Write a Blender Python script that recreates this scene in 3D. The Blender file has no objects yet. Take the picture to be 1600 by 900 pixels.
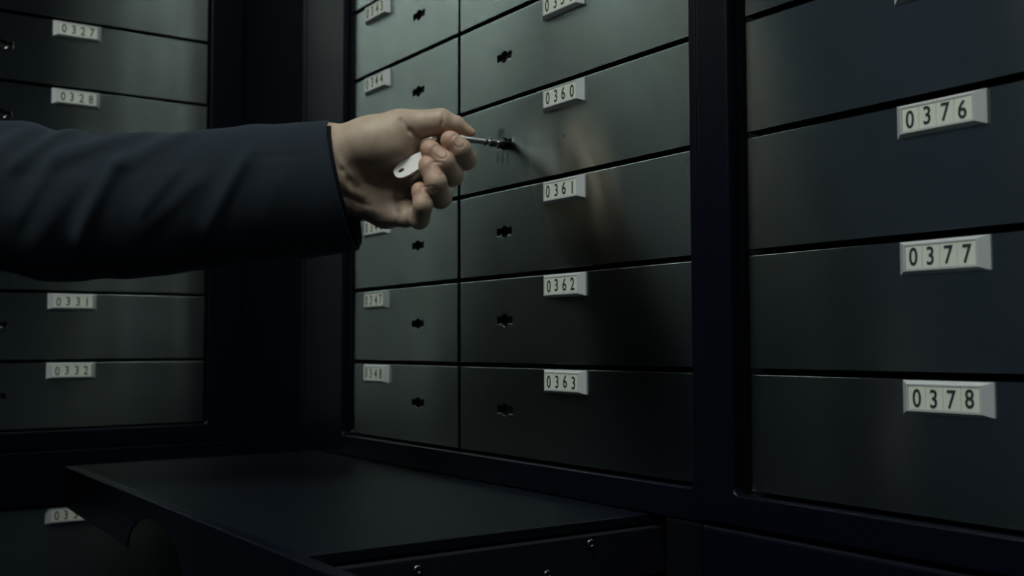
import bpy, bmesh, math, random
import numpy as np
from mathutils import Vector, Matrix

random.seed(4)
SC = bpy.context.scene
COL = SC.collection
Z0 = 1.45                                   # height of the row seam that the measurements count from

# ------------------------------------------------------------------ camera, light, exposure
F_PX = 1674.3
CAM = Vector((1.46795, -0.57581, Z0 - 0.32062))
CR = Vector((0.56764514, 0.82326834, -0.00286923))
CU = Vector((0.04533317, -0.02777707, 0.99858567))
CF = -Vector((0.82202427, -0.56697237, -0.05308888))
cd = bpy.data.cameras.new('camera')
co = bpy.data.objects.new('camera', cd)
COL.objects.link(co)
m = Matrix((CR, CU, -CF)).transposed().to_4x4()
m.translation = CAM
co.matrix_world = m
cd.sensor_width = 36
cd.lens = 36 * F_PX / 1600
cd.clip_start = 0.02
cd.dof.use_dof = True
cd.dof.focus_distance = 0.82
cd.dof.aperture_fstop = 8.5
SC.camera = co

SC.view_settings.view_transform = 'Standard'
SC.view_settings.look = 'None'
SC.view_settings.gamma = 1
SC.view_settings.exposure = 0.0
SC.view_settings.use_curve_mapping = False

W = bpy.data.worlds.new('world')
SC.world = W
W.use_nodes = True
W.node_tree.nodes['Background'].inputs[0].default_value = (0.3, 0.45, 1, 1)
W.node_tree.nodes['Background'].inputs[1].default_value = 0.01

LAMP_STRENGTH = 12.5
LAMP_COLOR = (0.95, 1.0, 0.945)


def at(px, py, Z):
    return CAM + Z * (CF + CR * ((px - 800) / F_PX) + CU * ((450 - py) / F_PX))


# ------------------------------------------------------------------ materials
def new_mat(name):
    mt = bpy.data.materials.new(name)
    mt.use_nodes = True
    nt = mt.node_tree
    return mt, nt, nt.nodes['Principled BSDF']


def noise(nt, scale, detail=3, vec=None, rough=.5):
    n = nt.nodes.new('ShaderNodeTexNoise')
    n.inputs['Scale'].default_value = scale
    n.inputs['Detail'].default_value = detail
    n.inputs['Roughness'].default_value = rough
    if vec: nt.links.new(vec, n.inputs['Vector'])
    return n


def ramp(nt, fac, c0, c1, p0=0.3, p1=0.7):
    r = nt.nodes.new('ShaderNodeValToRGB')
    r.color_ramp.elements[0].color = (*c0, 1)
    r.color_ramp.elements[1].color = (*c1, 1)
    r.color_ramp.elements[0].position = p0
    r.color_ramp.elements[1].position = p1
    nt.links.new(fac, r.inputs[0])
    return r


def bump(nt, h, bs, strength, dist):
    b = nt.nodes.new('ShaderNodeBump')
    b.inputs['Strength'].default_value = strength
    b.inputs['Distance'].default_value = dist
    nt.links.new(h, b.inputs['Height'])
    nt.links.new(b.outputs[0], bs.inputs['Normal'])
    return b


def mapping(nt, src, scale):
    tc = nt.nodes.new('ShaderNodeTexCoord')
    mp = nt.nodes.new('ShaderNodeMapping')
    mp.inputs['Scale'].default_value = scale
    nt.links.new(tc.outputs[src], mp.inputs[0])
    return mp.outputs[0]


STEEL = (0.455, 0.515, 0.497)


def steel_mat(name, marks=()):
    """brushed steel, brushed sideways; marks = [(x, z, rx, rz, strength)] fingerprints on this door, in metres"""
    mt, nt, bs = new_mat(name)
    L = nt.links
    v = mapping(nt, 'Object', (3, 3, 900))
    n = noise(nt, 1.0, 2, v)
    cloud = noise(nt, 9, 3, mapping(nt, 'Object', (1, 1, 1)))
    c = ramp(nt, cloud.outputs[0], tuple(q * .90 for q in STEEL), STEEL, .35, .65)
    col = c.outputs[0]
    rr = nt.nodes.new('ShaderNodeMapRange')
    rr.inputs['To Min'].default_value = .175
    rr.inputs['To Max'].default_value = .195
    L.new(cloud.outputs[0], rr.inputs[0])
    rough = rr.outputs[0]
    if marks:
        tc = nt.nodes.new('ShaderNodeTexCoord')
        nz = noise(nt, 160, 3, tc.outputs['Object'])
        for (x, z, rx, rz, s) in marks:
            mp = nt.nodes.new('ShaderNodeMapping')
            mp.vector_type = 'TEXTURE'
            mp.inputs['Location'].default_value = (x, 0, z)
            mp.inputs['Scale'].default_value = (rx, 1, rz)
            L.new(tc.outputs['Object'], mp.inputs[0])
            ln = nt.nodes.new('ShaderNodeVectorMath'); ln.operation = 'LENGTH'
            L.new(mp.outputs[0], ln.inputs[0])
            ad = nt.nodes.new('ShaderNodeMath'); ad.operation = 'MULTIPLY_ADD'
            L.new(nz.outputs[0], ad.inputs[0]); ad.inputs[1].default_value = 1.2
            L.new(ln.outputs['Value'], ad.inputs[2])
            mr = nt.nodes.new('ShaderNodeMapRange')
            mr.inputs['From Min'].default_value = .9
            mr.inputs['From Max'].default_value = 1.7
            mr.inputs['To Min'].default_value = s
            mr.inputs['To Max'].default_value = 0
            L.new(ad.outputs[0], mr.inputs[0])
            mx = nt.nodes.new('ShaderNodeMix'); mx.data_type = 'RGBA'
            L.new(mr.outputs[0], mx.inputs[0])
            L.new(col, mx.inputs[6])
            mx.inputs[7].default_value = (.06, .075, .085, 1)
            col = mx.outputs[2]
    L.new(col, bs.inputs['Base Color'])
    L.new(rough, bs.inputs['Roughness'])
    bs.inputs['Metallic'].default_value = 1
    bs.inputs['Anisotropic'].default_value = 1.0
    tg = nt.nodes.new('ShaderNodeTangent')
    tg.direction_type = 'UV_MAP'
    tg.uv_map = 'brush'
    L.new(tg.outputs[0], bs.inputs['Tangent'])
    # fine brush lines change the shine a little
    mr2 = nt.nodes.new('ShaderNodeMath'); mr2.operation = 'MULTIPLY_ADD'
    L.new(n.outputs[0], mr2.inputs[0]); mr2.inputs[1].default_value = .05; L.new(rough, mr2.inputs[2])
    L.new(mr2.outputs[0], bs.inputs['Roughness'])
    return mt


def plain_mat(name, col, rough=.5, metal=0, spec=.5, var=.12, scale=40, bmp=0):
    mt, nt, bs = new_mat(name)
    n = noise(nt, scale, 3, mapping(nt, 'Object', (1, 1, 1)))
    c = ramp(nt, n.outputs[0], tuple(q * (1 - var) for q in col), tuple(q * (1 + var) for q in col))
    nt.links.new(c.outputs[0], bs.inputs['Base Color'])
    bs.inputs['Roughness'].default_value = rough
    bs.inputs['Metallic'].default_value = metal
    bs.inputs['Specular IOR Level'].default_value = spec
    if bmp: bump(nt, n.outputs[0], bs, bmp, .0005)
    return mt


M = {}
M['steel'] = steel_mat('brushed_steel')
M['steel360'] = steel_mat('brushed_steel_fingermarked', [
    (.0745, .0515, .0075, .0065, .8), (.0770, .0275, .0030, .0080, .65), (.0690, .0290, .0028, .0085, .6),
    (.0860, .0265, .0030, .0065, .6), (.0830, .0440, .0050, .0030, .55), (.1746, .0325, .0028, .0028, .6)])
M['frame'] = plain_mat('black_powder_coat', (.0016, .0027, .0070), .32, 0, .24, .1, 900, .25)
M['filler'] = plain_mat('black_filler_paint', (.0010, .0020, .0040), .6, 0, .05)
M['edge'] = plain_mat('shade_black_edge', (.002, .003, .005), .7, 0, .05)  # near-black colour standing in for shade where edges would catch the lamps
M['dark'] = plain_mat('dark_housing', (.004, .005, .009), .6, 0, .2)
M['tray'] = plain_mat('black_tray_laminate', (.0024, .0042, .0075), .45, 0, .10, .1, 700, .2)
M['holder'] = plain_mat('pale_plastic_holder', (.49, .52, .53), .30, .1, .7, .03)
M['holder_shaded'] = plain_mat('shaded_plastic_holder', (.22, .25, .26), .42, 0, .5, .05)  # pale holder with the dimmer light on it put into the colour
M['card'] = plain_mat('number_card', (.62, .66, .58), .5, 0, .4, .05, 60)
M['ink'] = plain_mat('black_ink', (.012, .012, .016), .6)
M['lock'] = plain_mat('lock_core', (.004, .004, .006), .5, 0, .3)
M['pin'] = plain_mat('lock_pin_metal', (.04, .04, .045), .4, 1)
M['chrome'] = plain_mat('key_metal', (.62, .62, .63), .22, 1, .5, .04)
M['keydark'] = plain_mat('key_dark_metal', (.10, .10, .11), .3, 1, .5, .1)
M['tag'] = plain_mat('white_tag_plastic', (.80, .80, .77), .4, 0, .5, .02)
M['screw'] = plain_mat('blackened_screw', (.10, .11, .12), .32, 1)
M['wall'] = plain_mat('dark_painted_wall', (.012, .024, .045), .8)
M['floor'] = plain_mat('dark_floor', (.010, .017, .032), .5)
M['ceiling'] = plain_mat('grey_ceiling', (.018, .031, .052), .8)


def cloth_mat():
    mt, nt, bs = new_mat('navy_suit_wool')
    v = mapping(nt, 'Object', (1, 1, 1))
    n = noise(nt, 1800, 2, v)
    c = ramp(nt, n.outputs[0], (.0055, .0095, .0155), (.012, .0185, .026))
    nt.links.new(c.outputs[0], bs.inputs['Base Color'])
    bs.inputs['Roughness'].default_value = .85
    bs.inputs['Specular IOR Level'].default_value = .15
    bs.inputs['Sheen Weight'].default_value = .15
    bs.inputs['Sheen Tint'].default_value = (.5, .65, .8, 1)
    bump(nt, n.outputs[0], bs, .25, .0003)
    return mt


def skin_mat():
    mt, nt, bs = new_mat('skin')
    L = nt.links
    a = nt.nodes.new('ShaderNodeVertexColor'); a.layer_name = 'tone'
    v = mapping(nt, 'Object', (1, 1, 1))
    n = noise(nt, 70, 4, v)
    c = ramp(nt, n.outputs[0], (.36, .275, .205), (.45, .35, .27), .3, .7)
    mx = nt.nodes.new('ShaderNodeMix'); mx.data_type = 'RGBA'; mx.blend_type = 'MULTIPLY'
    mx.inputs[0].default_value = 1
    L.new(c.outputs[0], mx.inputs[6]); L.new(a.outputs[0], mx.inputs[7])
    L.new(mx.outputs[2], bs.inputs['Base Color'])
    bs.inputs['Roughness'].default_value = .48
    bs.inputs['Specular IOR Level'].default_value = .4
    bs.inputs['Subsurface Weight'].default_value = .12
    bs.inputs['Subsurface Radius'].default_value = (1, .35, .2)
    bs.inputs['Subsurface Scale'].default_value = .004
    n2 = noise(nt, 900, 3, v)
    bump(nt, n2.outputs[0], bs, .18, .0004)
    return mt


M['cloth'] = cloth_mat()
M['lining'] = plain_mat('sleeve_lining', (.0025, .0035, .006), .8, 0, .1)
M['skin'] = skin_mat()


# ------------------------------------------------------------------ helpers
def obj(name, me_or_bm, mat=None, parent=None, loc=None, smooth=False, bevel=0, segs=2):
    if isinstance(me_or_bm, bmesh.types.BMesh):
        me = bpy.data.meshes.new(name)
        bmesh.ops.recalc_face_normals(me_or_bm, faces=me_or_bm.faces[:])
        me_or_bm.to_mesh(me); me_or_bm.free()
    else:
        me = me_or_bm
    if mat is not None and not me.materials: me.materials.append(mat)
    if smooth:
        for p in me.polygons: p.use_smooth = True
    o = bpy.data.objects.new(name, me)
    COL.objects.link(o)
    if parent: o.parent = parent
    if loc: o.location = loc
    if bevel:
        b = o.modifiers.new('bevel', 'BEVEL')
        b.width = bevel; b.segments = segs; b.limit_method = 'ANGLE'; b.angle_limit = math.radians(35)
    return o


def thing(name, label, cat, loc=(0, 0, 0), rotz=0, group=None):
    o = bpy.data.objects.new(name, None)
    COL.objects.link(o)
    o.location = loc; o.rotation_euler = (0, 0, rotz)
    o.empty_display_size = .03
    return tag(o, label, cat, group)


def tag(o, label, cat, group=None):
    o['label'] = label; o['category'] = cat
    if group: o['group'] = group
    return o


def struct(o):
    o['kind'] = 'structure'; return o


def box(bm, x0, x1, y0, y1, z0, z1):
    v = [bm.verts.new(p) for p in ((x0, y0, z0), (x1, y0, z0), (x1, y1, z0), (x0, y1, z0),
                                   (x0, y0, z1), (x1, y0, z1), (x1, y1, z1), (x0, y1, z1))]
    for f in ((0, 3, 2, 1), (4, 5, 6, 7), (0, 1, 5, 4), (1, 2, 6, 5), (2, 3, 7, 6), (3, 0, 4, 7)):
        bm.faces.new([v[i] for i in f])


def prism(outline, y0, y1, holes=()):
    """extruded outline (x,z) from y0 (front) to y1 (back), with holes"""
    bm = bmesh.new()
    edges = []
    for loop in (outline, *holes):
        vs = [bm.verts.new((x, y0, z)) for x, z in loop]
        edges += [bm.edges.new((vs[i], vs[(i + 1) % len(vs)])) for i in range(len(vs))]
    bmesh.ops.triangle_fill(bm, use_beauty=True, use_dissolve=False, edges=edges)
    r = bmesh.ops.extrude_face_region(bm, geom=bm.faces[:])
    for g in r['geom']:
        if isinstance(g, bmesh.types.BMVert): g.co.y = y1
    return bm


def rect(x0, x1, z0, z1): return [(x0, z0), (x1, z0), (x1, z1), (x0, z1)]


def rrect(x0, x1, z0, z1, r, n=5):
    out = []
    for cx, cz, a0 in ((x0 + r, z0 + r, 180), (x1 - r, z0 + r, 270), (x1 - r, z1 - r, 0), (x0 + r, z1 - r, 90)):
        for i in range(n + 1):
            a = math.radians(a0 + 90 * i / n)
            out.append((cx + r * math.cos(a), cz + r * math.sin(a)))
    return out


def cyl(bm, p0, p1, r0, r1=None, n=24, cap=True):
    p0, p1 = Vector(p0), Vector(p1)
    r1 = r0 if r1 is None else r1
    d = (p1 - p0).normalized()
    a = d.orthogonal().normalized(); b = d.cross(a)
    R = []
    for p, r in ((p0, r0), (p1, r1)):
        R.append([bm.verts.new(p + r * (math.cos(2 * math.pi * i / n) * a + math.sin(2 * math.pi * i / n) * b)) for i in range(n)])
    for i in range(n):
        bm.faces.new((R[0][i], R[0][(i + 1) % n], R[1][(i + 1) % n], R[1][i]))
    if cap:
        bm.faces.new(R[0][::-1]); bm.faces.new(R[1])


def torus(bm, c, ax, R, r, n=32, k=10):
    c, ax = Vector(c), Vector(ax).normalized()
    a = ax.orthogonal().normalized(); b = ax.cross(a)
    rings = []
    for i in range(n):
        t = 2 * math.pi * i / n
        d = math.cos(t) * a + math.sin(t) * b
        rings.append([bm.verts.new(c + d * (R + r * math.cos(2 * math.pi * j / k)) + ax * (r * math.sin(2 * math.pi * j / k))) for j in range(k)])
    for i in range(n):
        for j in range(k):
            bm.faces.new((rings[i][j], rings[(i + 1) % n][j], rings[(i + 1) % n][(j + 1) % k], rings[i][(j + 1) % k]))


# ------------------------------------------------------------------ the room
RX, RY, RH = 3.3, -2.9, 2.80


def slab(name, x0, x1, y0, y1, z0, z1, mat):
    bm = bmesh.new(); box(bm, x0, x1, y0, y1, z0, z1)
    return struct(obj(name, bm, mat))


DEP = .45
slab('floor', -DEP - .1, RX + .1, RY - .1, DEP + .1, -.1, 0, M['floor'])
slab('ceiling', -DEP - .1, RX + .1, RY - .1, DEP + .1, RH, RH + .1, M['ceiling'])
slab('wall_back', -DEP - .1, RX + .1, DEP, DEP + .1, 0, RH, M['wall'])
slab('wall_left', -DEP - .1, -DEP, RY, DEP, 0, RH, M['wall'])
slab('wall_right', RX, RX + .1, RY, DEP, 0, RH, M['wall'])
slab('wall_front', -DEP - .1, RX + .1, RY - .1, RY, 0, RH, M['wall'])

# three ceiling lights over the aisle
mt, nt, bs = new_mat('lit_diffuser')
bs.inputs['Base Color'].default_value = (.8, .8, .8, 1)
bs.inputs['Emission Color'].default_value = (*LAMP_COLOR, 1)
bs.inputs['Emission Strength'].default_value = LAMP_STRENGTH
M['lit'] = mt
for lx, ly, hy, lab in ((1.15, -1.00, .64, 'rectangular ceiling light panel over the aisle, right above the viewer'),
                    (2.30, -.92, .22, 'small ceiling light panel near the right end of the aisle'),
                    (.20, -2.30, .42, 'rectangular ceiling light panel further down the aisle')):
    cl = thing('ceiling_light', lab, 'ceiling light', (lx, ly, RH))
    bm = bmesh.new()
    for a in ((-.27, .27, -hy - .03, -hy), (-.27, .27, hy, hy + .03), (-.27, -.24, -hy, hy), (.24, .27, -hy, hy)):
        box(bm, *a, -.05, 0)
    obj('frame', bm, M['frame'], cl)
    bm = bmesh.new(); box(bm, -.24, .24, -hy, hy, -.04, -.03)
    obj('diffuser', bm, M['lit'], cl)

# ------------------------------------------------------------------ cabinets
H = .085            # row pitch, long wall
HL = .0889          # row pitch, left wall
GAP = .0046
ZB = -.4247         # bottom edge of the lowest door of the upper units
SEAM = -.452        # joint between upper and lower units (also the tray top)
FR = .009           # the housing frame stands this far proud of the doors
TOPZ = 11 * H + .0


def housing(name, label, x0, x1, z0, z1, ox0, ox1, oz0, oz1, rot=False, front=FR, fill=True, r=.006, groove=None, depth=.36, group=None):
    """steel cabinet body: a frame round an opening, a back plate behind the doors, sides"""
    t = thing(name, label, 'cabinet', (0, 0, Z0), math.pi / 2 if rot else 0, group)
    holes = [rrect(ox0, ox1, oz0, oz1, r)]
    if groove: holes.append(rect(groove, groove + .0025, z0 + .004, z1 - .004))
    f = obj('frame', prism(rect(x0, x1, z0, z1), -front, .0005, holes), M['frame'], t, bevel=.0016, segs=3)
    bm = bmesh.new()
    if fill:
        box(bm, x0 + .001, x1 - .001, .0132, depth, z0 + .001, z1 - .001)
        box(bm, x0 + .001, ox0 - .002, .0005, .0132, z0 + .001, z1 - .001)
        box(bm, ox1 + .002, x1 - .001, .0005, .0132, z0 + .001, z1 - .001)
        box(bm, ox0 - .002, ox1 + .002, .0005, .0132, z0 + .001, oz0 - .0015)
        box(bm, ox0 - .002, ox1 + .002, .0005, .0132, oz1 + .0015, z1 - .001)
    else:
        w = .012
        box(bm, x0 + .001, ox0, .0005, depth, z0 + .001, z1 - .001)
        box(bm, ox1, x1 - .001, .0005, depth, z0 + .001, z1 - .001)
        box(bm, ox0, ox1, .0005, depth, z0 + .001, oz0)
        box(bm, ox0, ox1, .0005, depth, oz1, z1 - .001)
        box(bm, ox0, ox1, depth - w, depth, oz0, oz1)
    obj('body', bm, M['dark'], t)
    return t


XCL, XCD, XCR = .2876, .5383, .8790          # long wall: left edge, column seam, right edge of the middle unit
XRL, XRR = .9300, 1.2735
BASE = -Z0 + .0005
housing('cabinet_housing', 'black steel cabinet holding the two columns of boxes behind the hand', .1600, .8905, SEAM, TOPZ + .06,
        XCL - .004, XCR + .004, ZB - .003, TOPZ + .002, groove=.172)
housing('cabinet_housing', 'black steel cabinet around the boxes at the right, 0376 to 0378', .8920, 1.3240, SEAM + .0025, TOPZ + .06,
        XRL - .006, XRR + .004, ZB - .003, TOPZ + .002, front=.0105)
housing('cabinet_housing', 'black steel cabinet on the left wall around boxes 0327 to 0332', -.4670, -.0330, SEAM, .105 + 9 * HL + .02,
        -.4240, -.0795, ZB - .003, .105 + 9 * HL - .02, rot=True)
bay = thing('lower_cabinet', 'open black steel bay under the middle boxes, from which the tray slides out', 'cabinet', (0, 0, Z0))
obj('frame', prism([(.1600, BASE), (.8905, BASE), (.8905, SEAM - .0005), (.8520, SEAM - .0005), (.8520, -.62), (.2000, -.62), (.2000, SEAM - .0005), (.1600, SEAM - .0005)],
                   -FR, .0005), M['edge'], bay, bevel=.0016, segs=3)
bm = bmesh.new()
box(bm, .161, .1995, .0005, .36, BASE, SEAM - .0005)
box(bm, .8525, .8895, .0005, .36, BASE, SEAM - .0005)
box(bm, .1995, .8525, .0005, .36, BASE, -.621)
box(bm, .1995, .8525, .345, .36, -.621, SEAM - .0005)
obj('body', bm, M['dark'], bay)
# right lower unit: plain pressed front with a rounded top edge
lc = thing('lower_cabinet', 'plain black lower cabinet under the boxes at the right', 'cabinet', (0, 0, Z0))
bm = bmesh.new(); box(bm, .8915, 1.324, -.0105, .36, BASE, SEAM - .0005)
obj('body', bm, M['frame'], lc, bevel=.003, segs=3)
housing('cabinet_housing', 'black steel cabinet further along the left wall, beside the person', -.9040, -.4690, SEAM, .105 + 9 * HL + .02,
        -.8600, -.5155, ZB - .003, .105 + 9 * HL - .02, rot=True)
housing('lower_cabinet', 'black lower cabinet further along the left wall, beside the person', -.9040, -.4690, BASE, SEAM - .001,
        -.8600, -.5155, -.84, -.5215, rot=True, fill=True)
housing('lower_cabinet', 'black lower cabinet on the left wall around box 0333', -.4670, -.0330, BASE, SEAM - .001,
        -.4240, -.0795, -.84, -.5215, rot=True)

# corner filler between the two walls of cabinets
cf = bmesh.new()
pl = [(.0085, -.0325), (.1595, -.0085), (.1595, .30), (-.30, .30), (-.30, -.0325)]
vs0 = [cf.verts.new((x, y, BASE)) for x, y in pl]
vs1 = [cf.verts.new((x, y, TOPZ + .06)) for x, y in pl]
cf.faces.new(vs0[::-1]); cf.faces.new(vs1)
for i in range(5): cf.faces.new((vs0[i], vs0[(i + 1) % 5], vs1[(i + 1) % 5], vs1[i]))
cfo = obj('corner_filler', cf, M['filler'], loc=(0, 0, Z0), bevel=.002)
tag(cfo, 'tall black filler panel closing the corner between the left and middle cabinets', 'panel')

# ------------------------------------------------------------------ deposit boxes
def keyhole_loop(cx, cz, s=1):
    """wide slot: square wing, round middle, square wing"""
    w, h, q = .0128 * s, .0035 * s, .0024 * s
    R = .0058 * s
    up = [(-w, h), (-.0052 * s, h), (-.0052 * s, q), (-.0040 * s, q)]
    a0 = math.degrees(math.atan2(q, -.0040 * s)); a1 = math.degrees(math.atan2(q, .0040 * s))
    arc = []
    n = 10
    for i in range(n + 1):
        a = math.radians(a0 + (a1 - a0) * i / n)
        arc.append((R * math.cos(a), R * math.sin(a)))
    top = [(-w, h), (-.0066 * s, h), (-.0066 * s, q)] + arc + [(.0066 * s, q), (.0066 * s, h), (w, h)]
    bot = [(x, -z) for x, z in reversed(top)]
    return [(cx + x, cz + z) for x, z in top + bot]


door_cache = {}


def door_mesh(w, h, kx, kz):
    k = (round(w, 5), round(h, 5), round(kx, 5), round(kz, 5))
    if k in door_cache: return door_cache[k]
    bm = prism(rect(0, w, 0, h), 0, .0114, [keyhole_loop(kx, kz)])
    bmesh.ops.recalc_face_normals(bm, faces=bm.faces[:])
    uv = bm.loops.layers.uv.new('brush')
    for f in bm.faces:
        for l in f.loops: l[uv].uv = (l.vert.co.z, l.vert.co.x + l.vert.co.y * .01)
    for f in bm.faces:
        if abs(f.normal.y) < .9: f.material_index = 1          # gap and keyhole shade put in as black on edges and cut-out
    me = bpy.data.meshes.new('door_panel')
    me.materials.append(M['steel']); me.materials.append(M['edge'])
    bm.to_mesh(me); bm.free()
    door_cache[k] = me
    return me


HW, HH, HP, HI, HV = .0600, .0205, .0056, .0054, .0020      # number holder: width, height, depth, side and top bevel


def holder_bm():
    bm = bmesh.new()
    o = [(0, 0), (HW, 0), (HW, HH), (0, HH)]
    i_ = [(HI, HV), (HW - HI, HV), (HW - HI, HH - HV), (HI, HH - HV)]
    r = .0010
    c = [(HI + r, HV + r), (HW - HI - r, HV + r), (HW - HI - r, HH - HV - r), (HI + r, HH - HV - r)]
    L = []
    for loop, y in ((o, 0), (o, -.0012), (i_, -HP), (c, -HP), (c, -HP + .0008)):
        L.append([bm.verts.new((x, y, z)) for x, z in loop])
    bm.faces.new(L[0])
    for a, b in zip(L, L[1:]):
        for k in range(4): bm.faces.new((a[k], a[(k + 1) % 4], b[(k + 1) % 4], b[k]))
    bm.faces.new(L[-1][::-1])
    return bm


def mesh_of(name, bm, mat):
    bmesh.ops.recalc_face_normals(bm, faces=bm.faces[:])
    me = bpy.data.meshes.new(name); bm.to_mesh(me); bm.free(); me.materials.append(mat); return me


ME_HOLDER = mesh_of('number_holder', holder_bm(), M['holder'])
ME_HOLDER_SHADED = mesh_of('number_holder', holder_bm(), M['holder_shaded'])
bm = bmesh.new()
cx0, cx1, cz0, cz1 = HI + .0012, HW - HI - .0012, HV + .0012, HH - HV - .0012
tw = (cx1 - cx0) / 4
for k in range(4):
    box(bm, cx0 + k * tw + .00012, cx0 + (k + 1) * tw - .00012, -HP + .0003, -HP + .0010, cz0, cz1)
ME_CARD = mesh_of('number_card', bm, M['card'])

# digits, from the built-in font
digit_me = {}
for dch in '0123456789':
    cu = bpy.data.curves.new('digit', 'FONT')
    cu.body = dch; cu.size = .0158; cu.extrude = .00007; cu.offset = .00022; cu.resolution_u = 4
    to = bpy.data.objects.new('digit', cu); COL.objects.link(to)
    dg = bpy.context.evaluated_depsgraph_get()
    me = bpy.data.meshes.new_from_object(to.evaluated_get(dg))
    bpy.data.objects.remove(to)
    co_ = np.array([v.co[:] for v in me.vertices])
    fc = [tuple(p.vertices) for p in me.polygons]
    mid = (co_[:, :2].max(0) + co_[:, :2].min(0)) / 2
    digit_me[dch] = (co_ - np.array([mid[0], mid[1], 0]), fc)


def number_mesh(num):
    V, Fc = [], []
    for k, ch in enumerate(num):
        co_, fc = digit_me[ch]
        # the cards are typed a little unevenly
        jx, jz = random.uniform(-.0005, .0005), random.uniform(-.0005, .0005)
        o = len(V)
        for x, y, z in co_:
            V.append((cx0 + (k + .5) * tw + x * .78 + jx, -HP + .0002 - z, (cz0 + cz1) / 2 + y * .98 + jz))
        Fc += [tuple(o + i for i in f) for f in fc]
    me = bpy.data.meshes.new('printed_number')
    me.from_pydata(V, [], Fc); me.materials.append(M['ink'])
    return me


core_cache = {}


def lock_core(kx, kz):
    k = (round(kx, 5), round(kz, 5))
    if k not in core_cache:
        bm = bmesh.new()
        box(bm, kx - .0127, kx + .0127, .0052, .0112, kz - .0033, kz + .0033)
        cyl(bm, (kx, .0044, kz), (kx, .0112, kz), .0034)
        a = mesh_of('lock_core', bm, M['lock'])
        bm = bmesh.new()
        cyl(bm, (kx + .0085, .0022, kz - .0004), (kx + .0085, .0053, kz - .0004), .0013, n=12)
        b = mesh_of('lock_pin', bm, M['pin'])
        core_cache[k] = (a, b)
    return core_cache[k]


ORD = ['lowest', 'second', 'third', 'fourth', 'fifth', 'sixth', 'seventh', 'eighth', 'ninth', 'tenth', 'eleventh', 'twelfth', 'thirteenth', 'fourteenth', 'fifteenth']


def row_label(num, row, column, extra=''):
    pos = 'lowest in' if row == 0 else ORD[row] + ' from bottom in'
    return f'steel deposit box {num}{extra}, {pos} {column}'


def deposit_box(num, x0, x1, z0, z1, hx, kx, kz, rot=False, where='', key=False, holder=None, tilt=0, hang=.0028, group=None):
    """x0..z1: gap centre lines; hx: left end of the number holder; kx, kz: lock centre"""
    g = GAP / 2
    X0, X1, Zb, Zt = x0 + g, x1 - g, z0 + g, z1 - g
    loc = (0, X0, Z0 + Zb) if rot else (X0, 0, Z0 + Zb)
    t = thing('deposit_box', where, 'safe deposit box', loc, math.pi / 2 if rot else 0, group)
    d = obj('door_panel', door_mesh(X1 - X0, Zt - Zb, kx - X0, kz - Zb), None, t)
    d.material_slots[0].link = 'OBJECT'
    d.material_slots[0].material = M['steel360'] if key else M['steel']
    rg_ = random.Random(int(num) * 7)
    d.rotation_euler = (math.radians(rg_.uniform(-.22, .22) * min(1, .08 / (Zt - Zb))), 0, math.radians(rg_.uniform(-.16, .16)))
    b = d.modifiers.new('bevel', 'BEVEL'); b.width = .0005; b.segments = 2; b.limit_method = 'ANGLE'; b.angle_limit = math.radians(40)
    if not key:
        a, p = lock_core(kx - X0, kz - Zb)
        lk = obj('lock', a, None, t)
        obj('lock_pin', p, None, lk)
    ho = obj('number_holder', holder or ME_HOLDER, None, t)
    ho.location = (hx - X0, 0, (z1 - hang - HH) - Zb)
    if tilt:
        ho.rotation_euler = (0, 0, tilt)
    obj('number_card', ME_CARD, None, ho)
    obj('printed_number', number_mesh(num), None, ho)
    return t


# middle unit, left column: 0334 .. 0348 (0344 has its top seam at z = 0)
for n in range(334, 349):
    k = n - 344
    zt = -k * H
    zb = -(k + 1) * H if n != 348 else ZB - GAP / 2
    tag_h = ME_HOLDER_SHADED if n == 347 else None
    where = row_label(f'{n:04d}', 348 - n, 'the narrow column behind hand', {347: ' with shade-darkened holder'}.get(n, ''))
    deposit_box(f'{n:04d}', XCL, XCD, zb, zt, .3290, .4535, zt - .0425, where=where,
                holder=tag_h, group=None)
# middle unit, right column: 0349 .. 0363
for n in range(349, 364):
    k = n - 359
    zt = -k * H
    zb = -(k + 1) * H if n != 363 else ZB - GAP / 2
    where = row_label(f'{n:04d}', 363 - n, 'the wide middle column', {360: ' holding the key'}.get(n, ''))
    deposit_box(f'{n:04d}', XCD, XCR, zb, zt, .6860, .6205, zt - .0420, where=where, key=(n == 360))
# right unit: 0364 .. 0378
for n in range(364, 379):
    k = n - 375
    zt = -(k + 1) * H
    zb = -(k + 2) * H if n != 378 else ZB - GAP / 2
    where = row_label(f'{n:04d}', 378 - n, 'the right-hand column')
    deposit_box(f'{n:04d}', XRL, XRR, zb, zt, 1.0590, 1.1830, zt - .0420, where=where)
# left wall: 0318 .. 0332 and 0333 below the seam
for n in range(319, 333):
    k = n - 327
    zt = .105 - k * HL
    zb = zt - HL if n != 332 else ZB - GAP / 2
    where = row_label(f'{n:04d}', 332 - n, 'the upper left-wall cabinet')
    deposit_box(f'{n:04d}', -.4222, -.0815 + .001, zb, zt, -.2868, -.3465, zt - .043, rot=True, where=where, hang=.0022)
for n in range(304, 318):
    zt = .105 - (n - 312) * HL
    zb = zt - HL if n != 317 else ZB - GAP / 2
    deposit_box(f'{n:04d}', -.8582, -.5165, zb, zt, -.7228, -.7825, zt - .043, rot=True, hang=.0022,
                where=row_label(f'{n:04d}', 317 - n, 'the left-wall cabinet beside the person'))
deposit_box('0318', -.8582, -.5165, -.835, -.5234, -.7205, -.7825, -.68, rot=True, where='tall steel deposit box 0318 in the lower cabinet behind the person', hang=.0022)
deposit_box('0333', -.4222, -.0805, -.835, -.5234, -.2845, -.3465, -.68, rot=True, where='tall steel deposit box 0333 in the lower cabinet on the left wall, beside the tray', hang=.0022)

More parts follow.
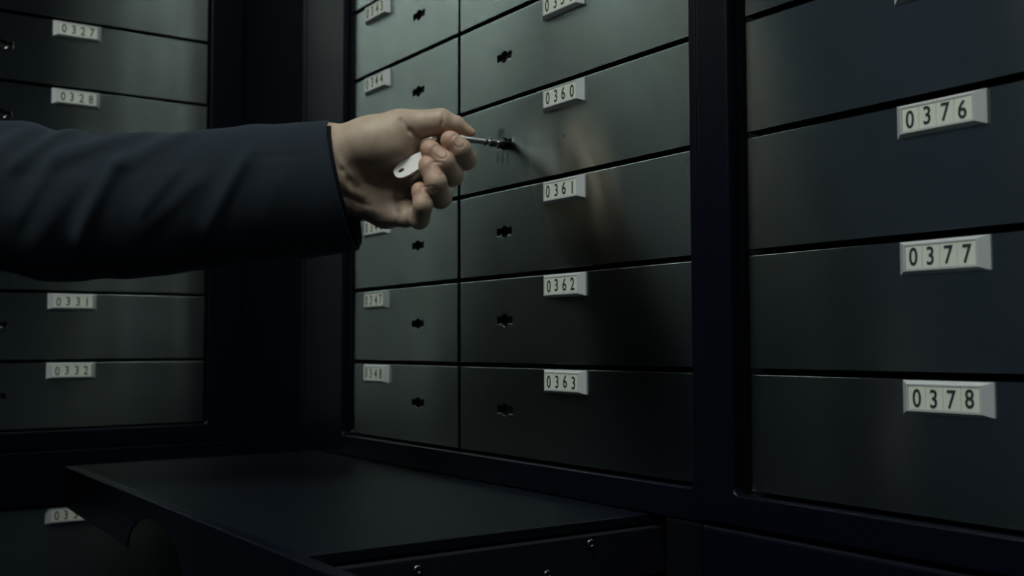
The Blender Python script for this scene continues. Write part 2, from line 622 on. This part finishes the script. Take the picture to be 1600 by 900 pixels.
# ------------------------------------------------------------------ pull-out tray
TX0, TX1, TYF = .205, .8310, -.2960
tr = thing('pull_out_tray', 'black pull-out writing tray slid out below the middle boxes', 'tray', (0, 0, Z0 - .0518))
bm = bmesh.new(); box(bm, TX0, TX1, TYF, .30, SEAM - .008 + .051, SEAM + .051)
# keep under the bay's upper edge
obj('tray_top', bm, M['tray'], tr, bevel=.0012, segs=3)
arch = []
ax, aw, ah, zb_, zt_ = .5470, .0790, .0345, -.5010 + .051, SEAM + .051 + .0006
out = [(.2150, zb_ + .0068), (.4300, zb_ + .0010)]
for i in range(25):
    a = math.pi - math.pi * i / 24
    out.append((ax + aw * math.cos(a), zb_ + ah * math.sin(a) ** 1.15))
out += [(.9560, zb_), (.9560, zt_), (.2150, zt_)]
fp = prism(out, -.3085, -.3062, ())
box(fp, .2150, .9560, -.3070, TYF, zt_ - .0025, zt_)
obj('front_panel', fp, M['frame'], tr, bevel=.0009, segs=2)
for s, xx in (('l', TX0 + .012), ('r', TX1 + .001)):
    bm = bmesh.new(); box(bm, xx, xx + .008, TYF, .30, -.497 + .051, SEAM - .009 + .051)
    rail = obj('side_rail', bm, M['dark'], tr, bevel=.001)
    if s == 'r':
        for (sy, sz) in ((-.2196, -.4687), (-.0731, -.4670), (-.1127, -.4846)):
            sb = bmesh.new()
            x = xx + .008; z = sz + .051
            n = 24; rings = []
            for (rr, dx) in ((.0036, 0), (.0035, .0009), (.0026, .0017), (.0019, .0018), (.0018, .0006)):
                rings.append([sb.verts.new((x + dx, sy + rr * math.cos(2 * math.pi * i / n), z + rr * math.sin(2 * math.pi * i / n))) for i in range(n)])
            sb.faces.new(rings[0]); sb.faces.new(rings[-1][::-1])
            for a, b in zip(rings, rings[1:]):
                for i in range(n): sb.faces.new((a[i], a[(i + 1) % n], b[(i + 1) % n], b[i]))
            obj('screw', sb, M['screw'], rail, smooth=True)

# ------------------------------------------------------------------ the key in lock 0360
KX, KZ = .6205, -H - .0420
k_ = thing('double_bitted_key', 'silver safe key held in the fingers and turned in the lock of 0360', 'key', (KX, 0, Z0 + KZ))
bm = bmesh.new()
cyl(bm, (0, .0105, 0), (0, -.048, 0), .0029)
cyl(bm, (0, -.0475, 0), (0, -.0525, 0), .0038)
obj('shaft', bm, M['chrome'], k_, smooth=False, bevel=.0004)
bm = bmesh.new()
cyl(bm, (0, -.0105, 0), (0, -.0165, 0), .0041)
cyl(bm, (0, -.0205, 0), (0, -.0225, 0), .0037)
cyl(bm, (0, -.0010, 0), (0, -.0060, 0), .0045)
obj('collar', bm, M['keydark'], k_, bevel=.0004)
bm = bmesh.new()
for s in (-1, 1):
    for y0, y1, h in ((-.008, -.004, .0105), (-.003, .001, .0115), (.002, .0045, .0085), (.0055, .009, .0112)):
        box(bm, min(s * .002, s * h), max(s * .002, s * h), y0, y1, -.0008, .0008)
    box(bm, min(s * .002, s * .006), max(s * .002, s * .006), -.008, .009, -.0008, .0008)
obj('bit', bm, M['keydark'], k_, bevel=.0002)
bm = bmesh.new()
pts = [(.0105 * math.cos(2 * math.pi * i / 32), -.0130 * math.sin(2 * math.pi * i / 32)) for i in range(32)]
hp = [(.0035 * math.cos(2 * math.pi * i / 20), -.0050 + .0035 * math.sin(2 * math.pi * i / 20)) for i in range(20)]
bm = prism(pts, -.0012, .0012, [hp])
bow = obj('bow', bm, M['chrome'], k_, bevel=.0006)
# bow lies in the key's long axis: local z -> -y
bow.rotation_euler = (math.pi / 2, 0, 0)
bow.rotation_euler = (math.radians(90), 0, 0)
bow.location = (0, -.0640, 0)

# ------------------------------------------------------------------ the hand (one continuous surface) and the sleeve
ZH = .985
S = ZH / F_PX


def hp3(px, py, z):
    """joint of the hand in camera-aligned metres; z counts towards the viewer in hand units"""
    Zd = ZH - z * S
    return np.array([(px - 800) * Zd / F_PX, (450 - py) * Zd / F_PX, -Zd])


def build_hand():
    lo = hp3(455, 385, -10); hi = hp3(765, 150, -10)
    x0, x1 = lo[0], hi[0]; y0, y1 = lo[1], hi[1]
    z0_, z1_ = -ZH - 105 * S, -ZH + 75 * S
    dx = 1.25 * S
    nx, ny, nz = int((x1 - x0) / dx), int((y1 - y0) / dx), int((z1_ - z0_) / dx)
    gx = (x0 + dx * np.arange(nx)).astype(np.float32)[:, None, None]
    gy = (y0 + dx * np.arange(ny)).astype(np.float32)[None, :, None]
    gz = (z0_ + dx * np.arange(nz)).astype(np.float32)[None, None, :]

    def cap(a, b, ra, rb):
        a = hp3(*a); b = hp3(*b); ra *= S; rb *= S
        d = b - a; L2 = float(d @ d)
        px, py, pz = gx - a[0], gy - a[1], gz - a[2]
        t = np.clip((px * d[0] + py * d[1] + pz * d[2]) / L2, 0, 1)
        q = np.sqrt((px - t * d[0]) ** 2 + (py - t * d[1]) ** 2 + (pz - t * d[2]) ** 2)
        return q - (ra + (rb - ra) * t)

    def ell(c, r, rot=0):
        c = hp3(*c)
        X, Y, Zq = gx - c[0], gy - c[1], gz - c[2]
        a = math.radians(rot); ca, sa = math.cos(a), math.sin(a)
        U = (X * ca + Y * sa) / (r[0] * S); V = (-X * sa + Y * ca) / (r[1] * S); Wq = Zq / (r[2] * S)
        k = np.sqrt(U * U + V * V + Wq * Wq)
        return (k - 1) * min(r) * S

    def sm(a, b, k):
        k *= S
        h = np.clip(.5 + .5 * (b - a) / k, 0, 1)
        return b + (a - b) * h - k * h * (1 - h)

    # forearm and wrist
    d = ell((500, 262, -18), (75, 72, 46), 0)
    d = sm(d, cap((380, 292, -18), (520, 262, -18), 62, 56), 20)
    # metacarpal block
    for a, b, ra, rb in (((535, 232, -28), (676, 224, -58), 30, 21),
                         ((535, 255, -26), (664, 252, -58), 30, 22),
                         ((540, 285, -22), (648, 288, -50), 30, 21),
                         ((545, 298, -26), (620, 322, -40), 28, 20)):
        d = sm(d, cap(a, b, ra, rb), 18)
    # heel of the hand on the little finger side
    d = sm(d, cap((544, 296, -30), (604, 328, -38), 34, 30), 14)
    d = sm(d, cap((600, 332, -34), (634, 341, -4), 22, 15), 10)
    # ball of the thumb
    d = sm(d, ell((590, 224, 8), (62, 43, 40), -4), 14)
    d = sm(d, cap((550, 232, -4), (628, 200, 10), 36, 27), 14)
    # thumb
    th = cap((622, 199, 6), (689, 190, 9), 27, 19.5)
    th = sm(th, cap((689, 190, 9), (712, 195, 8), 19.5, 14), 6)
    th = sm(th, cap((712, 195, 8), (736, 207, 6), 14, 7), 4)
    d = sm(d, th, 9)
    # fingers: joints (px, py, z), radii
    fingers = [
        ([(676, 222, -58), (727, 248, -8), (720, 233, 20), (704, 220, 24)], (20, 17.5, 16, 14.8)),
        ([(664, 252, -58), (706, 273, 2), (694, 253, 30), (673, 235, 28)], (20, 17.8, 16.3, 15.2)),
        ([(648, 286, -50), (688, 308, 8), (681, 284, 38), (669, 260, 33)], (20, 17.3, 16.2, 14.8)),
        ([(622, 320, -34), (655, 342, 8), (661, 320, 32), (656, 299, 27)], (18, 15.5, 14.6, 13)),
    ]
    for J, R in fingers:
        d = sm(d, cap(J[0], ((np.array(J[0]) + np.array(J[1])) / 2).tolist(), R[0], (R[0] + R[1]) / 2), 12)
    for J, R in fingers:
        f = cap(J[0], J[1], R[0], R[1])
        f = sm(f, cap(J[1], J[2], R[1], R[2]), 6)
        f = sm(f, cap(J[2], J[3], R[2], R[3]), 5)
        # the slim middles of the bones, the knuckle pads
        f = sm(f, cap(J[3], (np.array(J[3]) + (np.array(J[3]) - np.array(J[2])) * .12).tolist(), R[3], R[3] * .9), 3)
        d = sm(d, f, 2.2)

    # nails: shallow plates on the outer side of the last bones
    def plate(c, n_, u_, ru, rv):
        c = hp3(*c); n_ = np.array(n_, float); n_ /= np.linalg.norm(n_)
        u_ = np.array(u_, float); u_ -= n_ * (u_ @ n_); u_ /= np.linalg.norm(u_)
        v_ = np.cross(n_, u_)
        X, Y, Zq = gx - c[0], gy - c[1], gz - c[2]
        U = (X * u_[0] + Y * u_[1] + Zq * u_[2]) / (ru * S)
        V = (X * v_[0] + Y * v_[1] + Zq * v_[2]) / (rv * S)
        N = (X * n_[0] + Y * n_[1] + Zq * n_[2]) / (20 * S)
        return np.maximum((np.abs(U) ** 3 + np.abs(V) ** 3) ** (1 / 3) - 1, np.abs(N) - 1)
    nails = []
    for J, R, n_ in ((fingers[0][0], fingers[0][1], (.62, .05, .78)), (fingers[1][0], fingers[1][1], (.62, -.05, .78)),
                     (fingers[2][0], fingers[2][1], (.72, -.05, .70)), (fingers[3][0], fingers[3][1], (.72, .0, .68))):
        a, b = np.array(J[2], float), np.array(J[3], float)
        u_ = (b - a) * np.array([1, -1, 1])
        c = a * .12 + b * .88
        n2 = np.array(n_)
        c2 = c + np.array([n2[0], -n2[1], n2[2]]) * R[3]
        pf = plate(c2.tolist(), n_, u_, 9.5, 8.0)
        nails.append(pf)
        # groove round the plate
        d = d + (np.exp(-(pf / .13) ** 2) * 1.05 - (pf < 0) * 0.3).astype(np.float32) * S
    # skin folds: the wrist, the base of the thumb, the palm
    def fold(pts, w, amp, d):
        for a, b in zip(pts, pts[1:]):
            q = cap(a, b, 0, 0)
            d = d + np.exp(-(q / (w * S)) ** 2) * (amp * S)
        return d
    frx = gx * F_PX / (-gz) + 800; fry = 450 - gy * F_PX / (-gz)
    front = 1 / (1 + np.exp(-((gz + ZH) / S + 12) / 4))

    def crease(pts, w, amp, d):
        """long shallow line on the near side of the hand; negative amp raises a ridge"""
        for (xa, ya), (xb, yb) in zip(pts, pts[1:]):
            L2 = (xb - xa) ** 2 + (yb - ya) ** 2
            t = np.clip(((frx - xa) * (xb - xa) + (fry - ya) * (yb - ya)) / L2, 0, 1)
            q2 = (frx - xa - t * (xb - xa)) ** 2 + (fry - ya - t * (yb - ya)) ** 2
            d = d + np.exp(-q2 / (w * w)) * front * (amp * S)
        return d
    d = crease([(520, 250), (534, 266), (546, 282), (560, 292)], 5, 1.6, d)
    d = crease([(518, 292), (536, 304), (560, 316), (576, 322)], 4.5, 1.8, d)
    d = crease([(532, 284), (548, 300), (566, 306)], 6, -1.6, d)
    d = crease([(536, 320), (556, 332), (574, 338)], 7, -1.6, d)
    d = crease([(574, 326), (592, 332)], 8, -2.0, d)
    d = crease([(556, 262), (570, 282), (592, 296)], 9, 2.0, d)
    d = crease([(627, 188), (640, 204), (652, 215)], 4, 2.0, d)
    d = crease([(693, 178), (691, 192), (688, 204)], 3, 1.0, d)
    d = crease([(619, 300), (621, 330), (620, 356)], 4, 2.2, d)
    import openvdb
    g = openvdb.FloatGrid()
    g.copyFromArray(np.ascontiguousarray(d.astype(np.float32) / dx))
    pts, tris, quads = g.convertToPolygons(isovalue=0.0, adaptivity=0.0)
    pts = np.asarray(pts) * dx + np.array([x0, y0, z0_])
    faces = [tuple(int(i) for i in q) for q in quads] + [tuple(int(i) for i in q) for q in tris]
    # skin tones per point: warmer finger ends, paler nails
    idx = np.clip(((pts - np.array([x0, y0, z0_])) / dx).round().astype(int), 0, [nx - 1, ny - 1, nz - 1])
    tone = np.ones((len(pts), 3))
    for (J, R) in fingers:
        c = hp3(*J[3])
        w = np.exp(-(np.linalg.norm(pts - c, axis=1) / (22 * S)) ** 2)[:, None]
        tone = tone * (1 - w) + w * np.array([1.04, .74, .68])
    c = hp3(732, 207, 6)
    w = np.exp(-(np.linalg.norm(pts - c, axis=1) / (20 * S)) ** 2)[:, None]
    tone = tone * (1 - w) + w * np.array([1.05, .84, .78])
    for pf in nails:
        v = pf[idx[:, 0], idx[:, 1], idx[:, 2]][:, None]
        w = np.clip(-v / .1, 0, 1)
        tone = tone * (1 - w) + w * np.array([1.12, .98, .98])
    return pts, faces, tone


def cam_mesh(name, V, faces, mat, parent, smooth=True):
    """V in camera-aligned metres -> world"""
    R3 = np.array(Matrix((CR, CU, -CF)).transposed())
    Vw = np.asarray(V) @ R3.T + np.array(CAM)
    me = bpy.data.meshes.new(name)
    me.from_pydata(Vw.tolist(), [], faces)
    bm = bmesh.new(); bm.from_mesh(me)
    bmesh.ops.recalc_face_normals(bm, faces=bm.faces[:]); bm.to_mesh(me); bm.free()
    o = obj(name, me, mat, None, smooth=smooth)
    if parent:
        o.parent = parent
        o.matrix_parent_inverse = parent_inv
    return o


PX, PY = .200, -.680
person = thing('person', 'person in a dark navy suit jacket, arm stretched out, turning a key in lock 0360', 'person', (PX, PY, 0))
parent_inv = Matrix.Translation((PX, PY, 0)).inverted()

pts, faces, tone = build_hand()
R3c = np.array(Matrix((CR, CU, -CF)).transposed())


def sdf_world(prims, lo, hi, dx):
    """smooth union of tapered capsules in world space -> points, faces"""
    import openvdb
    lo, hi = np.array(lo, float), np.array(hi, float)
    n3 = ((hi - lo) / dx).astype(int)
    gx = (lo[0] + dx * np.arange(n3[0])).astype(np.float32)[:, None, None]
    gy = (lo[1] + dx * np.arange(n3[1])).astype(np.float32)[None, :, None]
    gz = (lo[2] + dx * np.arange(n3[2])).astype(np.float32)[None, None, :]
    d = None
    for a, b, ra, rb, k in prims:
        a, b = np.array(a, float), np.array(b, float)
        v = b - a; L2 = float(v @ v) + 1e-12
        px, py, pz = gx - a[0], gy - a[1], gz - a[2]
        t = np.clip((px * v[0] + py * v[1] + pz * v[2]) / L2, 0, 1)
        q = np.sqrt((px - t * v[0]) ** 2 + (py - t * v[1]) ** 2 + (pz - t * v[2]) ** 2) - (ra + (rb - ra) * t)
        if d is None: d = q
        else:
            h = np.clip(.5 + .5 * (q - d) / k, 0, 1)
            d = q + (d - q) * h - k * h * (1 - h)
    g = openvdb.FloatGrid(); g.copyFromArray(np.ascontiguousarray(d.astype(np.float32) / dx))
    p, t3, q4 = g.convertToPolygons(isovalue=0.0, adaptivity=0.0)
    return np.asarray(p) * dx + lo, [tuple(int(i) for i in f) for f in q4] + [tuple(int(i) for i in f) for f in t3]


FD = np.array([.75, .66]); FD /= np.linalg.norm(FD)
LD = np.array([-FD[1], FD[0]])


def bp(f, l, z):
    """point of the standing body: forward, to its left, height"""
    q = np.array([PX, PY]) + FD * f + LD * l
    return (q[0], q[1], z)


# head and neck, other hand: the same skin surface as the reaching hand
HZ = 1.64
prims = [(bp(.00, 0, HZ + .015), bp(-.025, 0, HZ + .025), .078, .084, .02),
         (bp(.03, 0, HZ - .055), bp(.02, 0, HZ + .03), .052, .068, .05),
         (bp(.058, 0, HZ - .088), bp(.045, 0, HZ - .075), .026, .034, .03),
         (bp(.094, 0, HZ + .012), bp(.110, 0, HZ - .022), .009, .014, .012),
         (bp(.090, .018, HZ - .062), bp(.090, -.018, HZ - .062), .009, .009, .010),
         (bp(.082, .040, HZ + .028), bp(.082, -.040, HZ + .028), .014, .014, .02),
         (bp(-.012, .078, HZ - .02), bp(-.018, .084, HZ + .018), .010, .015, .008),
         (bp(-.012, -.078, HZ - .02), bp(-.018, -.084, HZ + .018), .010, .015, .008),
         (bp(-.03, 0, 1.42), bp(-.012, 0, HZ - .06), .062, .056, .03)]
hpnt, hfac = sdf_world(prims, (PX - .2, PY - .2, 1.34), (PX + .2, PY + .2, 1.82), .005)
# hanging hand: palm, four fingers, thumb
w = (0.02, -.285, .86)
prims = [(bp(.00, -.268, .99), bp(w[0], w[1], .84), .028, .030, .02)]
for q in range(4):
    f0 = -.022 + q * .0195
    ln = (.92, 1.0, .96, .80)[3 - q] if False else (.80, .96, 1.0, .92)[q]
    a0 = bp(.02 + f0, -.285, .825); a1 = bp(.026 + f0, -.286, .825 - .050 * ln); a2 = bp(.034 + f0, -.279, .825 - .078 * ln); a3 = bp(.036 + f0, -.268, .825 - .100 * ln)
    prims += [(bp(.01 + f0 * .7, -.284, .87), a0, .014, .0115, .012), (a0, a1, .0105, .0095, .002), (a1, a2, .0095, .0088, .002), (a2, a3, .0088, .0078, .002)]
prims += [(bp(.035, -.275, .885), bp(.060, -.262, .850), .015, .012, .010), (bp(.060, -.262, .850), bp(.066, -.255, .815), .012, .009, .003)]
q_ = bp(.02, -.28, .86)
kpnt, kfac = sdf_world(prims, (q_[0] - .1, q_[1] - .1, .68), (q_[0] + .1, q_[1] + .1, 1.03), .0028)
nh = len(pts)
for nm, p_, f_ in (('head', hpnt, hfac), ('hand', kpnt, kfac)):
    me = bpy.data.meshes.new(nm); me.from_pydata(p_.tolist(), [], f_)
    bm_ = bmesh.new(); bm_.from_mesh(me); bmesh.ops.recalc_face_normals(bm_, faces=bm_.faces[:]); bm_.to_mesh(me); bm_.free()
    c_ = me.color_attributes.new('tone', 'FLOAT_COLOR', 'POINT')
    c_.data.foreach_set('color', np.ones(len(p_) * 4, np.float32))
    o_ = obj(nm, me, M['skin'], None, smooth=True)
    o_.parent = person; o_.matrix_parent_inverse = parent_inv
hand = cam_mesh('hand', pts, faces, M['skin'], person)
ca = hand.data.color_attributes.new('tone', 'FLOAT_COLOR', 'POINT')
ca.data.foreach_set('color', np.concatenate([tone, np.ones((len(tone), 1))], 1).astype(np.float32).ravel())
smm = hand.modifiers.new('smooth', 'SMOOTH'); smm.factor = .5; smm.iterations = 3


# key ring and tag hanging from the key, in the palm
def cam_thing(px, py, z, right, up):
    """empty whose local x/y lie along the given camera-plane directions"""
    o = at(px, py, ZH - z * S)
    X = (CR * right[0] + CU * right[1] - CF * right[2]).normalized()
    Y = (CR * up[0] + CU * up[1] - CF * up[2]); Y = (Y - X * Y.dot(X)).normalized()
    Zv = X.cross(Y)
    mm = Matrix((X, Y, Zv)).transposed().to_4x4(); mm.translation = o
    return mm


bm = bmesh.new(); torus(bm, (0, 0, 0), (0, 0, 1), .0085, .0007)
rg = obj('key_ring', bm, M['chrome'], smooth=True)
rg.matrix_world = cam_thing(676, 226, 8, (1, .6, 0), (-.3, .5, .8))
tag(rg, 'thin wire ring between the silver key and the white tag, under the thumb', 'key ring')
bm = bmesh.new()
n = 40; hw, hl = .0083, .019
outl = []
for i in range(n):
    a = 2 * math.pi * i / n
    x, y = math.cos(a), math.sin(a)
    outl.append((hl * abs(x) ** .75 * (1 if x > 0 else -1), hw * (.9 + .1 * x * -1) * abs(y) ** .8 * (1 if y > 0 else -1)))
hole = [(-.0118 + .0032 * math.cos(2 * math.pi * i / 20), -.0004 + .0016 * math.sin(2 * math.pi * i / 20)) for i in range(20)]
bm = prism(outl, -.0016, .0016, [hole])
bmesh.ops.rotate(bm, verts=bm.verts[:], cent=(0, 0, 0), matrix=Matrix.Rotation(math.radians(90), 3, 'X'))
tg_ = obj('key_tag', bm, M['tag'], bevel=.0010, segs=3)
tg_.matrix_world = cam_thing(645, 257, 24, (1, .62, -.05), (-.62, 1, -.35))
tag(tg_, 'white oval plastic key tag with a small slot, held against the palm', 'key tag')

# sleeve: stations (top px, top py, bottom px, bottom py, depth Z, half thickness)
ST = [(-560, 60, -420, 560, .99, .085), (-420, 100, -330, 520, .99, .078), (-280, 150, -230, 470, .985, .068), (-140, 186, -120, 440, .975, .060), (0, 196, 0, 424, .975, .057), (38, 197, 36, 432, .975, .057), (90, 205, 80, 440, .975, .057),
      (175, 210, 160, 437, .975, .056), (250, 211, 240, 432, .977, .055), (300, 207, 300, 425, .98, .054), (350, 200, 372, 416, .983, .053),
      (437, 194, 465, 405, .988, .051), (480, 191, 520, 398, .992, .050), (506, 189, 553, 393, .995, .050), (514, 189, 560, 390, .995, .0495)]
ST = np.array(ST, float)
NU, NV = 260, 128
tt = np.linspace(0, 1, NU)
acc = np.concatenate([[0], np.cumsum(np.abs(np.diff(ST[:, 0])) + 1)]); acc /= acc[-1]


def hermite(xk, yk, x):
    m_ = np.gradient(yk, xk)
    i = np.clip(np.searchsorted(xk, x) - 1, 0, len(xk) - 2)
    h = xk[i + 1] - xk[i]; t = (x - xk[i]) / h
    return ((2 * t**3 - 3 * t**2 + 1) * yk[i] + (t**3 - 2 * t**2 + t) * h * m_[i] + (-2 * t**3 + 3 * t**2) * yk[i + 1] + (t**3 - t**2) * h * m_[i + 1])


SS = np.stack([hermite(acc, ST[:, k], tt) for k in range(6)], 1)
RIDGES = [  # (x0, y0, x1, y1, width px, height mm)
    (236, 212, 128, 262, 13, 3.6), (120, 214, 70, 268, 12, 3.4), (70, 214, 0, 300, 16, 3.4), (300, 222, 225, 268, 12, 2.6),
    (214, 276, 166, 372, 11, 3.8), (402, 268, 352, 360, 10, 3.4), (300, 284, 262, 330, 10, 1.8), (330, 300, 262, 360, 12, 1.6),
    (60, 196, -60, 210, 14, 5), (30, 300, 0, 360, 16, 2.5), (110, 290, 80, 340, 12, 1.8), (450, 300, 430, 350, 16, 1.2), (160, 300, 100, 380, 15, 1.6)]
V = []
uvw = []
for i in range(NU):
    tx, ty, bx_, by_, Zc, b = SS[i]
    T = np.array([(tx - 800) * Zc / F_PX, (450 - ty) * Zc / F_PX]); B = np.array([(bx_ - 800) * Zc / F_PX, (450 - by_) * Zc / F_PX])
    C = (T + B) / 2; A = (T - B) / 2
    for j in range(NV):
        th = 2 * math.pi * j / NV
        c, s = math.cos(th), math.sin(th)
        x, y, z = C[0] + A[0] * c, C[1] + A[1] * c, -Zc + b * s
        # outward direction
        n = np.array([A[0] / np.linalg.norm(A) * c, A[1] / np.linalg.norm(A) * c, s])
        ipx = (tx + bx_) / 2 + (tx - bx_) / 2 * c
        ipy = (ty + by_) / 2 + (ty - by_) / 2 * c
        h = 0
        for (xa, ya, xb, yb, w, hh) in RIDGES:
            dx_, dy_ = xb - xa, yb - ya; L = math.hypot(dx_, dy_)
            t = ((ipx - xa) * dx_ + (ipy - ya) * dy_) / L / L
            q = ((ipx - xa) * dy_ - (ipy - ya) * dx_) / L
            e = 1 if 0 < t < 1 else math.exp(-((min(abs(t), abs(t - 1)) * L) / 22) ** 2)
            # a fold: steep on the lower right, soft on the upper left
            ww = w * (1.5 if q < 0 else .8)
            h += 1.5 * hh * e * math.exp(-(q / ww) ** 2) * max(0, s) ** .35
        h += .5 * math.sin(ipx * .045 + 2.2 * c) + .45 * math.sin(ipx * .09 - 3 * s + ipy * .02)
        fade = 1 if ipx < 480 else max(0, 1 - (ipx - 480) / 30)
        # seam down the sleeve
        sy = 283 - max(0, min(1, (ipx - 190) / 320)) * 36
        if s > 0: h -= .9 * math.exp(-((ipy - sy) / 1.6) ** 2)
        h = h * (.25 + .75 * fade)
        p = np.array([x, y, z]) + n * h * .001
        V.append(p)
faces = []
for i in range(NU - 1):
    for j in range(NV):
        a = i * NV + j; b = i * NV + (j + 1) % NV
        faces.append((a, b, b + NV, a + NV))
# cap at the shoulder
faces.append(tuple(range(NV - 1, -1, -1)))
slv = cam_mesh('jacket_sleeve', V, faces, M['cloth'], person)
sol = slv.modifiers.new('thickness', 'SOLIDIFY'); sol.thickness = .0022; sol.offset = -1 

# dark lining just inside the cuff
V = []
for i in range(10):
    e = -.10 + i * .0135
    for j in range(NV):
        a = np.array(SS[-1]) * 1.0; b_ = np.array(SS[-12])
        st = SS[-1] + (SS[-1] - SS[-12]) / np.linalg.norm((SS[-1] - SS[-12])[:4]) * 0
        tx, ty, bx_, by_, Zc, b = st
        off = e * 230
        tx += off; bx_ += off
        T = np.array([(tx - 800) * Zc / F_PX, (450 - ty) * Zc / F_PX]); B = np.array([(bx_ - 800) * Zc / F_PX, (450 - by_) * Zc / F_PX])
        C = (T + B) / 2; A = (T - B) / 2 * .93
        th = 2 * math.pi * j / NV
        V.append(np.array([C[0] + A[0] * math.cos(th), C[1] + A[1] * math.cos(th), -Zc + b * .93 * math.sin(th)]))
faces = [(i * NV + j, i * NV + (j + 1) % NV, (i + 1) * NV + (j + 1) % NV, (i + 1) * NV + j) for i in range(9) for j in range(NV)]
lin = cam_mesh('cuff_lining', V, faces, M['lining'], person)
so2 = lin.modifiers.new('thickness', 'SOLIDIFY'); so2.thickness = .0015; so2.offset = -1

# ------------------------------------------------------------------ the rest of the suit, outside the frame but mirrored in the doors
def worldpart(name, prims, lo, hi, dx, mat):
    p, f = sdf_world(prims, lo, hi, dx)
    me = bpy.data.meshes.new(name); me.from_pydata(p.tolist(), [], f)
    bm_ = bmesh.new(); bm_.from_mesh(me); bmesh.ops.recalc_face_normals(bm_, faces=bm_.faces[:]); bm_.to_mesh(me); bm_.free()
    o = obj(name, me, mat, None, smooth=True)
    o.parent = person; o.matrix_parent_inverse = parent_inv
    return o


LB = (PX - .45, PY - .45); HB = (PX + .45, PY + .45)
sh = at(-330, 235, .99)
elb = at(-60, 322, .975)
worldpart('jacket', [
    (bp(.00, .085, 1.30), bp(0, -.085, 1.30), .115, .115, .05), (bp(-.01, .12, 1.40), bp(-.01, -.12, 1.40), .075, .075, .06),
    (bp(.00, .065, 1.20), bp(0, -.065, 1.20), .118, .118, .08), (bp(.00, .07, 1.05), bp(0, -.07, 1.05), .116, .116, .08), (bp(.00, .075, .90), bp(0, -.075, .90), .120, .120, .08), (bp(.00, .080, .80), bp(0, -.080, .80), .122, .122, .06),
    (bp(-.01, .16, 1.40), tuple(sh), .070, .066, .05),
    (bp(-.01, -.165, 1.39), bp(-.01, -.235, 1.16), .068, .058, .04), (bp(-.01, -.235, 1.16), bp(.00, -.268, .965), .056, .042, .02),
    (bp(-.02, 0, 1.44), bp(-.015, 0, 1.485), .074, .066, .02)], (*LB, .70), (*HB, 1.58), .011, M['cloth'])
worldpart('trousers', [
    (bp(0, .06, .90), bp(0, -.06, .90), .105, .105, .05), (bp(0, .085, .82), bp(.01, .095, .48), .092, .068, .03),
    (bp(.01, .095, .48), bp(-.01, .10, .10), .068, .055, .03), (bp(0, -.085, .82), bp(.01, -.095, .48), .092, .068, .02),
    (bp(.01, -.095, .48), bp(-.01, -.10, .10), .068, .055, .02)], (*LB, .0), (*HB, 1.1), .011, M['cloth'])
for sd in (1, -1):
    worldpart('shoe', [(bp(-.05, .10 * sd, .045), bp(.10, .115 * sd, .038), .043, .040, .02), (bp(.10, .115 * sd, .036), bp(.17, .12 * sd, .034), .040, .032, .02),
                       (bp(-.03, .10 * sd, .05), bp(-.02, .10 * sd, .10), .045, .045, .02)],
              (*LB, -.01), (*HB, .2), .008, M['lining'])
worldpart('hair', [
    (bp(-.012, 0, HZ + .045), bp(-.035, 0, HZ + .03), .080, .090, .02), (bp(-.05, .0, HZ - .01), bp(-.06, 0, HZ - .045), .066, .050, .03),
    (bp(.035, .03, HZ + .088), bp(.035, -.03, HZ + .088), .028, .028, .03)], (PX - .2, PY - .2, 1.5), (PX + .2, PY + .2, 1.85), .006, M['lining'])
